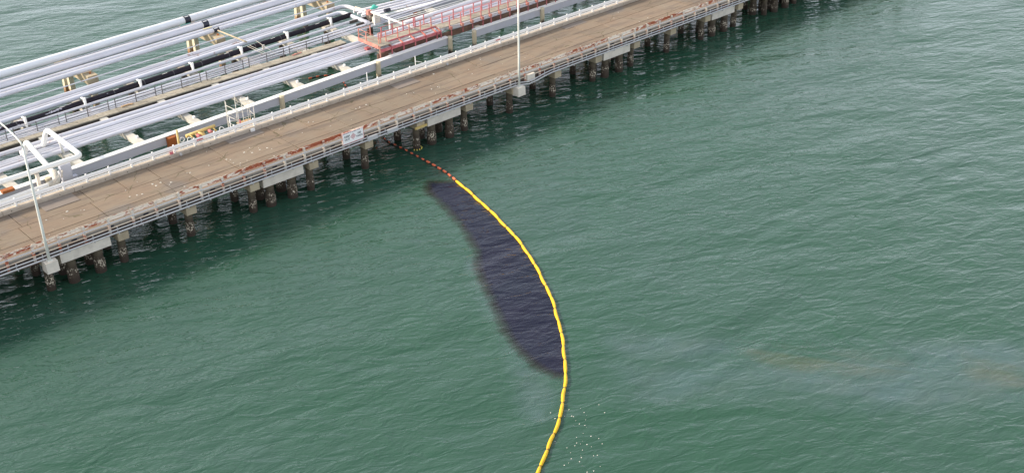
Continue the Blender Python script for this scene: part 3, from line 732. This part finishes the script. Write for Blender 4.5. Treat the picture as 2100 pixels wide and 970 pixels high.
for x in N2:
    obj('outrigger', MB().box(x - .16, x + .16, 13.78, 14.03, GZ - .35, GZ - .05), 'orange_red', gw2)
    obj('hanger_leg', MB().box(x + .05, x + .13, 13.85, 13.93, 3.6, GZ - .36), 'red', gw2)
bb = tag(obj('support_beam', MB().beam((45.2, 14.75, 3.45), (110, 14.9, 3.45), .25, .55), 'brown'), 'rusty brown beam below the red gangways', 'beam')
tag(obj('pipeline', MB().tube(path([(45.6, 14.68, 4.12), (53.6, 14.68, 4.12), (54.3, 14.9, 4.35), (54.9, 15.1, 4.0), (57, 15.1, 3.85), (110, 15.2, 3.85)], .4), .22, 12), 'pipe'), 'grey pipe with an elbow below the red gangways', 'pipeline')

# white arm pipe across to the gangway
wa = thing('transfer_pipe', 'bright white raised pipe crossing towards the red gangway on two legs', 'pipe')
obj('pipe_run', MB().tube(path([(51.9, 23.4, 4.1), (50.6, 22.9, 5.0), (50.7, 15.6, 5.0)], .3), .13, 12), 'pipe_white', wa)
for y in (22.4, 19.7, 16.2): obj('support_leg', MB().box(50.58, 50.72, y - .07, y + .07, 3.5, 4.88), 'pipe_white', wa)
obj('valve_handle', MB().tube([(51.0, 23.5, 5.1), (51.5, 23.5, 5.2), (52.0, 23.5, 5.1)], [.1, .28, .1], 8), 'green', wa)
obj('red_flange', MB().box(50.35, 50.85, 23.1, 23.5, 4.6, 5.1), 'orange_red', wa)
obj('bypass_pipe', MB().tube(path([(50.9, 26.4, 4.1), (50.9, 26.3, 4.7), (50.9, 23.7, 4.8), (50.9, 23.6, 4.1)], .2), .06, 8), 'conduit_cream', wa)
mf = thing('manifold_frame', 'dark steel frame holding pipe ends under the green valve wheel', 'frame')
obj('dark_frame', MB().box(48.9, 51.2, 24.6, 24.75, 3.6, 3.9).box(51.1, 51.25, 23.4, 24.6, 3.55, 4.5).box(49.0, 51.2, 23.5, 23.62, 3.6, 3.85), 'walk_side', mf)
obj('cabinet', MB().box(50.9, 51.6, 22.6, 23.2, 3.5, 4.3), 'conc_light', mf)
obj('end_cap', MB().tube([(53.6, 24.45, 4.02), (54.3, 24.4, 4.02)], .22, 10), 'label_black', mf)

# ------------------------------------------------------------------ expansion loops at left
lp = thing('pipe_loop', 'bright white pipe bent in a high square loop over the near pipes', 'pipe loop')
obj('pipe_run', MB().tube(path([(-32, 12.3, 4.55), (3.6, 10.6, 5.0), (11.0, 10.25, 5.2), (11.05, 17.1, 5.4), (10.75, 17.5, 4.0), (10.6, 17.6, 3.75)], .62), .225, 16), 'pipe_white', lp)
obj('stub_leg', MB().tube([(11.1, 14.9, 5.15), (11.3, 14.9, 3.75)], .10, 8), 'pipe_white', lp)
obj('stub_leg', MB().box(7.0, 7.25, 10.25, 10.55, 3.2, 4.85), 'conc_light', lp)
lq = thing('pipe_loop', 'white pipe beside the road rail rising through flaking elbow to a sloping run', 'pipe loop')
obj('pipe_run', MB().tube(path([(-32, 9.55, 3.72), (2, 9.55, 3.76), (8.3, 9.75, 3.85), (8.55, 10.4, 4.25), (8.95, 16.6, 5.1), (8.75, 16.9, 4.0), (8.7, 17.0, 3.7)], .5), .23, 16), 'pipe_white', lq)
obj('flaking_elbow', MB().tube(path([(7.6, 9.73, 3.82), (8.45, 9.8, 3.88), (8.6, 10.7, 4.4)], .35), .30, 12), 'conc_cream', lq)
for a, b in (((8.0, 9.5, 4.1), (8.6, 9.6, 4.5)), ((8.9, 10.0, 4.0), (9.2, 10.4, 4.4)), ((7.7, 9.3, 3.6), (8.2, 9.2, 3.3))):
    obj('flange_bolt', MB().beam(a, b, .12, .12), 'conc_light', lq)
tw = thing('loop_support', 'grey cross shaped steel support under the white loops', 'support')
obj('column', MB().box(9.3, 10.2, 10.9, 11.4, 2.3, 4.6).box(10.2, 10.6, 10.9, 11.3, 3.0, 3.3), 'beam_paint', tw)
obj('cross_arm', MB().box(8.5, 11.2, 9.9, 10.2, 3.2, 3.45), 'conc_light', tw)
obj('rusty_block', MB().box(4.4, 5.4, 11.2, 11.7, 3.62, 3.85), 'rust', tr1)

# ------------------------------------------------------------------ yellow manifold, post, hoops
ym = thing('valve_manifold', 'ochre yellow pipe with two red valves hanging by the white girder', 'manifold')
obj('header_pipe', MB().tube([(20.6, 10.35, 3.85), (23.5, 10.35, 3.95)], .15, 12), 'yellow', ym)
for x, dz in ((20.9, -.1), (21.4, -.25), (22.2, -.6), (23.2, -.15)):
    obj('branch_pipe', MB().tube([(x, 10.3, 3.9), (x + .1, 9.75, 3.85 + dz)], .075, 8), 'yellow', ym)
obj('drop_pipe', MB().tube(path([(21.7, 10.35, 3.85), (22.0, 9.75, 3.8), (22.1, 9.7, 2.6)], .25), .13, 10), 'yellow', ym)
for x, z in ((21.55, 3.72), (22.75, 3.78)):
    v_ = obj('valve', MB().tube([(x, 9.55, z), (x, 10.1, z)], [.17, .17], 12), 'red', ym)
    obj('valve_hub', MB().tube([(x, 9.46, z), (x, 9.545, z)], .09, 8), 'rust', v_)
yp = thing('mooring_post', 'thin yellow post with white ring beside the rusty pile', 'post')
obj('post_shaft', MB().tube([(19.6, 9.9, 0), (19.6, 9.9, 4.9)], .10, 8), 'yellow', yp)
obj('ring', MB().tube([(19.95 + .22 * math.cos(a * .524), 9.85, 3.9 + .22 * math.sin(a * .524)) for a in range(13)], .035, 6), 'white', yp)
for x, l in ((20.0, 'small white hoop behind the far guard rail left of the yellow valves'), (23.2, 'small white hoop behind the far guard rail beside the scaffold')):
    tag(obj('ladder_hoop', MB().tube(path([(x - .25, 8.75, 3.3), (x - .05, 8.75, 4.45), (x + .2, 8.75, 4.4), (x + .55, 8.75, 3.9)], .12), .03, 6), 'white'), l, 'hoop', 'ladder hoops at the far guard rail')
for x, zt, l in ((24.35, 4.9, 'thin white pole at the far guard rail left of the scaffold'), (39.6, 4.95, 'thin white pole standing behind the far guard rail before the first gangway'), (45.6, 5.0, 'thin white pole with slanting arm behind the far guard rail')):
    t = thing('stake', l, 'pole', 'thin poles at the far guard rail')
    obj('shaft', MB().tube([(x, 9.0, 2.6), (x, 9.0, zt)], .035, 6), 'white', t)
    if x > 45: obj('side_arm', MB().tube([(x, 9.0, 4.45), (x + .85, 9.0, 4.1)], .03, 6), 'white', t)

# ------------------------------------------------------------------ scaffold
sc = thing('scaffold_tower', 'pale tube scaffold tower standing behind the far guard rail', 'scaffold')
ups = [(24.6, 9.9, 6.2), (25.35, 9.2, 5.3), (25.2, 10.9, 5.6), (26.0, 9.5, 5.5), (26.15, 10.9, 6.1), (26.4, 10.2, 5.9), (27.1, 9.4, 5.0), (27.35, 10.6, 5.6), (25.75, 10.2, 4.9), (26.75, 9.9, 4.8)]
for x, y, zt in ups: obj('upright', MB().tube([(x, y, .6), (x, y, zt)], .028, 6), 'scaff', sc)
for z in (2.2, 3.3, 4.2, 5.2):
    for a, b in (((24.6, 9.9), (25.35, 9.2)), ((24.6, 9.9), (25.2, 10.9)), ((26.15, 10.9), (27.35, 10.6)), ((26.0, 9.5), (27.1, 9.4)), ((27.1, 9.4), (27.35, 10.6)), ((25.35, 9.2), (25.2, 10.9))):
        obj('cross_tube', MB().tube([(*a, z), (*b, z + random.uniform(-.05, .05))], .024, 6), 'scaff', sc)
for a, b in (((24.6, 9.9, 5.2), (25.35, 9.2, 4.3)), ((24.6, 9.9, 4.2), (25.35, 9.2, 3.3)), ((24.6, 9.9, 3.3), (25.35, 9.2, 2.3)), ((26.0, 9.5, 4.3), (27.1, 9.4, 3.3)), ((26.15, 10.9, 5.2), (27.35, 10.6, 4.3))):
    obj('brace', MB().tube([a, b], .024, 6), 'scaff', sc)
obj('work_deck', MB().box(25.9, 27.3, 9.45, 10.3, 3.32, 3.38).box(25.9, 27.3, 10.33, 10.75, 3.32, 3.38), 'plank', sc)
obj('red_clamp', MB().box(25.55, 25.7, 9.5, 9.62, 3.7, 4.1), 'sign_red', sc)

# ------------------------------------------------------------------ oil booms
def smooth(pts, step):
    P = [Vector((*p, 0)) for p in pts]; out = []
    P = [P[0] * 2 - P[1]] + P + [P[-1] * 2 - P[-2]]
    for i in range(1, len(P) - 2):
        for k in range(12):
            t = k / 12; a, b, c, d = P[i - 1:i + 3]
            out.append(.5 * ((2 * b) + (c - a) * t + (2 * a - 5 * b + 4 * c - d) * t * t + (3 * b - a - 3 * c + d) * t ** 3))
    out.append(P[-2]); res = [out[0]]; acc = 0
    for a, b in zip(out[:-1], out[1:]):
        L = (b - a).length
        while acc + L >= step:
            t = (step - acc) / L; a = a.lerp(b, t); res.append(a.copy()); L = (b - a).length; acc = 0
        acc += L
    return res
ypts = [(36.83, -7.24), (35.88, -11.26), (34.56, -15.81), (33.22, -19.61), (31.58, -23.01), (29.42, -26.82), (27.13, -30.06), (25.2, -32.42), (23.64, -34.12), (22.04, -35.62), (20.02, -37.29), (18.12, -38.54), (16.44, -39.53), (15.08, -40.29), (11.5, -42.2), (7, -44.2)]
yb = thing('oil_boom', 'long bright yellow floating boom curving over the open water', 'boom')
S = smooth(ypts, 1.62)
for i, (a, b) in enumerate(zip(S[:-1], S[1:])):
    d = (b - a).normalized(); n = Vector((-d.y, d.x, 0)); w_ = .05 * math.sin(i * 2.1)
    pts = [a.lerp(b, t) + n * w_ * math.sin(t * 3.14) + Vector((0, 0, .07)) for t in (0.015, .05, .15, .35, .5, .65, .85, .95, .985)]
    rr = [.055, .09, .112, .12, .122, .12, .112, .09, .055]
    s_ = obj('float_section', MB().tube(pts, rr, 10), 'boom_yellow', yb)
    obj('joint_cuff', MB().tube([b - d * .075 + Vector((0, 0, .06)), b + d * .075 + Vector((0, 0, .06))], .085, 8), 'boom_end' if i % 2 or i > 18 else 'boom_yellow', yb)
    obj('skirt', MB().beam(a + Vector((0, 0, -.16)), b + Vector((0, 0, -.16)), .03, .44), 'boom_end', yb)
opts = [(36.83, -7.24), (37.28, -5.37), (37.46, -2.74), (37.62, 1.04), (37.71, 4.14), (39.6, 10.2), (42.92, 17.61), (43.9, 20.4), (43.18, 21.59), (41.43, 22.15), (40.2, 22.4)]
ob = thing('oil_boom', 'black floating line with short orange floats passing under the road', 'boom')
S = smooth(opts, .86)
for i, (a, b) in enumerate(zip(S[:-1], S[1:])):
    d = (b - a).normalized(); k = 1.35 if i < 6 else 1.0; n = Vector((-d.y, d.x, 0)) * random.uniform(-.04, .04); Z = Vector((0, 0, .07))
    obj('float', MB().tube([a + n + d * .14 + Z, a + n + d * .2 + Z, a + n + d * (.46 if i > 5 else .60) + Z, a + n + d * (.52 if i > 5 else .68) + Z], [.04 * k, .075 * k, .075 * k, .04 * k], 8), 'boom_orange', ob)
    obj('black_link', MB().tube([a - d * .32 + Vector((0, 0, .04)), a + d * .18 + Vector((0, 0, .04))], .075, 6), 'cable_black', ob)
    obj('skirt', MB().beam(a + Vector((0, 0, -.09)), b + Vector((0, 0, -.09)), .05, .22), 'cable_black', ob)
hb = thing('pile_float_ring', 'ring of small cream floats around a pile beside the orange boom', 'float ring')
fl = MB().tube([(0, 0, 0), (0, 0, .06), (0, 0, .12)], [.04, .06, .03], 8).mesh('float', 'label_yellow')
for k in range(6):
    a = R(205 + k * 31); link('float', fl, hb, (BX0 + BS * 6 + .5 * math.cos(a), .55 + .5 * math.sin(a), .0))

# ------------------------------------------------------------------ films on the water
def film(name, outline, m, fade, z, label, cat, hard=None, step=.35):
    # a thin sheet whose cover falls off across its rim; hard = index range of edges with a crisp rim
    fo, fi = fade; n = len(outline); E = [(outline[i], outline[(i + 1) % n]) for i in range(n)]
    def cover(x, y):
        best = 1e9; bi = 0; ins = False
        for i, ((ax, ay), (bx, by)) in enumerate(E):
            dx, dy = bx - ax, by - ay; L = dx * dx + dy * dy + 1e-9
            t = max(0, min(1, ((x - ax) * dx + (y - ay) * dy) / L)); q = (x - ax - dx * t) ** 2 + (y - ay - dy * t) ** 2
            if q < best: best = q; bi = i
            if (ay > y) != (by > y) and x < dx * (y - ay) / (dy if dy else 1e-9) + ax: ins = not ins
        d = math.sqrt(best) * (1 if ins else -1)
        o_, i_ = (.12, .12) if hard and hard[0] <= bi < hard[1] else (fo, fi)
        return max(0.0, min(1.0, (d + o_) / (o_ + i_)))
    xs = [p[0] for p in outline]; ys = [p[1] for p in outline]
    x0, y0 = min(xs) - fo - step, min(ys) - fo - step
    nx = int((max(xs) + fo + step - x0) / step) + 1; ny = int((max(ys) + fo + step - y0) / step) + 1
    cv = [[cover(x0 + i * step, y0 + j * step) for j in range(ny + 1)] for i in range(nx + 1)]
    idx = {}; v = []; c = []; f = []
    def vi(i, j):
        if (i, j) not in idx: idx[(i, j)] = len(v); v.append((x0 + i * step, y0 + j * step, z)); c.append(cv[i][j])
        return idx[(i, j)]
    for i in range(nx):
        for j in range(ny):
            if max(cv[i][j], cv[i + 1][j], cv[i + 1][j + 1], cv[i][j + 1]) > 0.001:
                f.append((vi(i, j), vi(i + 1, j), vi(i + 1, j + 1), vi(i, j + 1)))
    me = bpy.data.meshes.new(name); me.from_pydata(v, [], f)
    at = me.attributes.new('cover', 'FLOAT', 'POINT'); at.data.foreach_set('value', c)
    me.materials.append(MT[m]); me.update()
    o = link(name, me); tag(o, label, cat); o['kind'] = 'stuff'
    return o
def dense(pts, step):
    q = smooth(pts, step); return [(p.x, p.y) for p in q]
boom_side = [(36.75, -7.5), (35.85, -11.3), (34.5, -15.85), (33.15, -19.65), (31.5, -23.05), (29.35, -26.85), (27.05, -30.1), (25.1, -32.5), (23.5, -34.2), (23.0, -34.45)]
left_side = [(22.9, -33.9), (22.75, -32.7), (23.0, -31.1), (23.75, -28.5), (25.8, -24.6), (28.2, -20.3), (30.3, -17.5), (31.8, -14.2), (32.9, -11.1), (33.7, -8.0), (34.7, -6.0), (35.6, -5.75)]
A = dense(boom_side, .6); B = dense(left_side, .6); outl = A + B
film('oil_slick', outl, 'oil', (.95, .75), .012, 'dark violet black oil slick trapped along the yellow boom', 'oil slick', hard=(0, len(A) - 1), step=.16)
s1 = dense([(28.5, -33), (33, -37.5), (37.5, -42.5), (42.5, -48), (49, -53), (58, -60), (50, -63), (43, -58), (37.5, -53.5), (33.5, -49.0), (29.5, -44), (25.5, -40.5), (24.5, -37.5)], 1.5)
film('oil_sheen', s1, 'sheen', (1.5, 2.2), .008, 'broad pale blue grey sheen trailing to the right picture edge', 'oil sheen')
s2 = dense([(34.6, -40.6), (36.8, -43.6), (39.6, -47.2), (41.0, -50.0), (39.6, -50.4), (37.2, -47.2), (34.6, -44.0), (33.6, -41.6)], 1.0)
film('oil_sheen', s2, 'sheen_ochre', (1.3, 1.3), .014, 'ochre tinted streak in the sheen at lower right', 'oil sheen')
s4 = dense([(44.6, -52.2), (45.6, -54.4), (44.8, -56.4), (43.0, -55.4), (43.2, -53.0)], 1.0)
film('oil_sheen', s4, 'sheen_ochre', (1.3, 1.3), .014, 'small ochre sheen patch close to the right picture edge', 'oil sheen')
s3 = dense([(31.0, -18.2), (29.0, -21.6), (26.8, -25.6), (24.6, -29.6), (22.6, -33.0), (21.2, -35.2), (19.2, -36.6), (18.6, -35.6), (20.6, -33.0), (22.6, -29.4), (25.0, -24.8), (27.5, -20.6), (29.6, -17.4)], 1.5)
film('oil_sheen', s3, 'sheen', (1.3, .8), .008, 'pale sheen fringing the left side of the dark slick', 'oil sheen')

rnd = random.Random(11); mb = MB()
for _ in range(48):
    t = rnd.random(); cx = 20.9 - 3.6 * t; cy = -37.9 - 4.2 * t
    x, y = cx + rnd.gauss(0, .7), cy + rnd.gauss(0, .7); r_ = rnd.uniform(.012, .04); b = len(mb.v); a0 = rnd.uniform(0, 6)
    for k in range(5):
        a = a0 + k * 1.2566; mb.v.append((x + r_ * 1.4 * math.cos(a), y + r_ * math.sin(a), .016))
    mb.v.append((x, y, .03))
    for k in range(5): mb.f.append((b + k, b + (k + 1) % 5, b + 5)); mb.sm.append(False)
fk = obj('foam_flecks', mb, 'shell'); fk['kind'] = 'stuff'; tag(fk, 'tiny white flecks floating right of the lower boom end', 'foam')
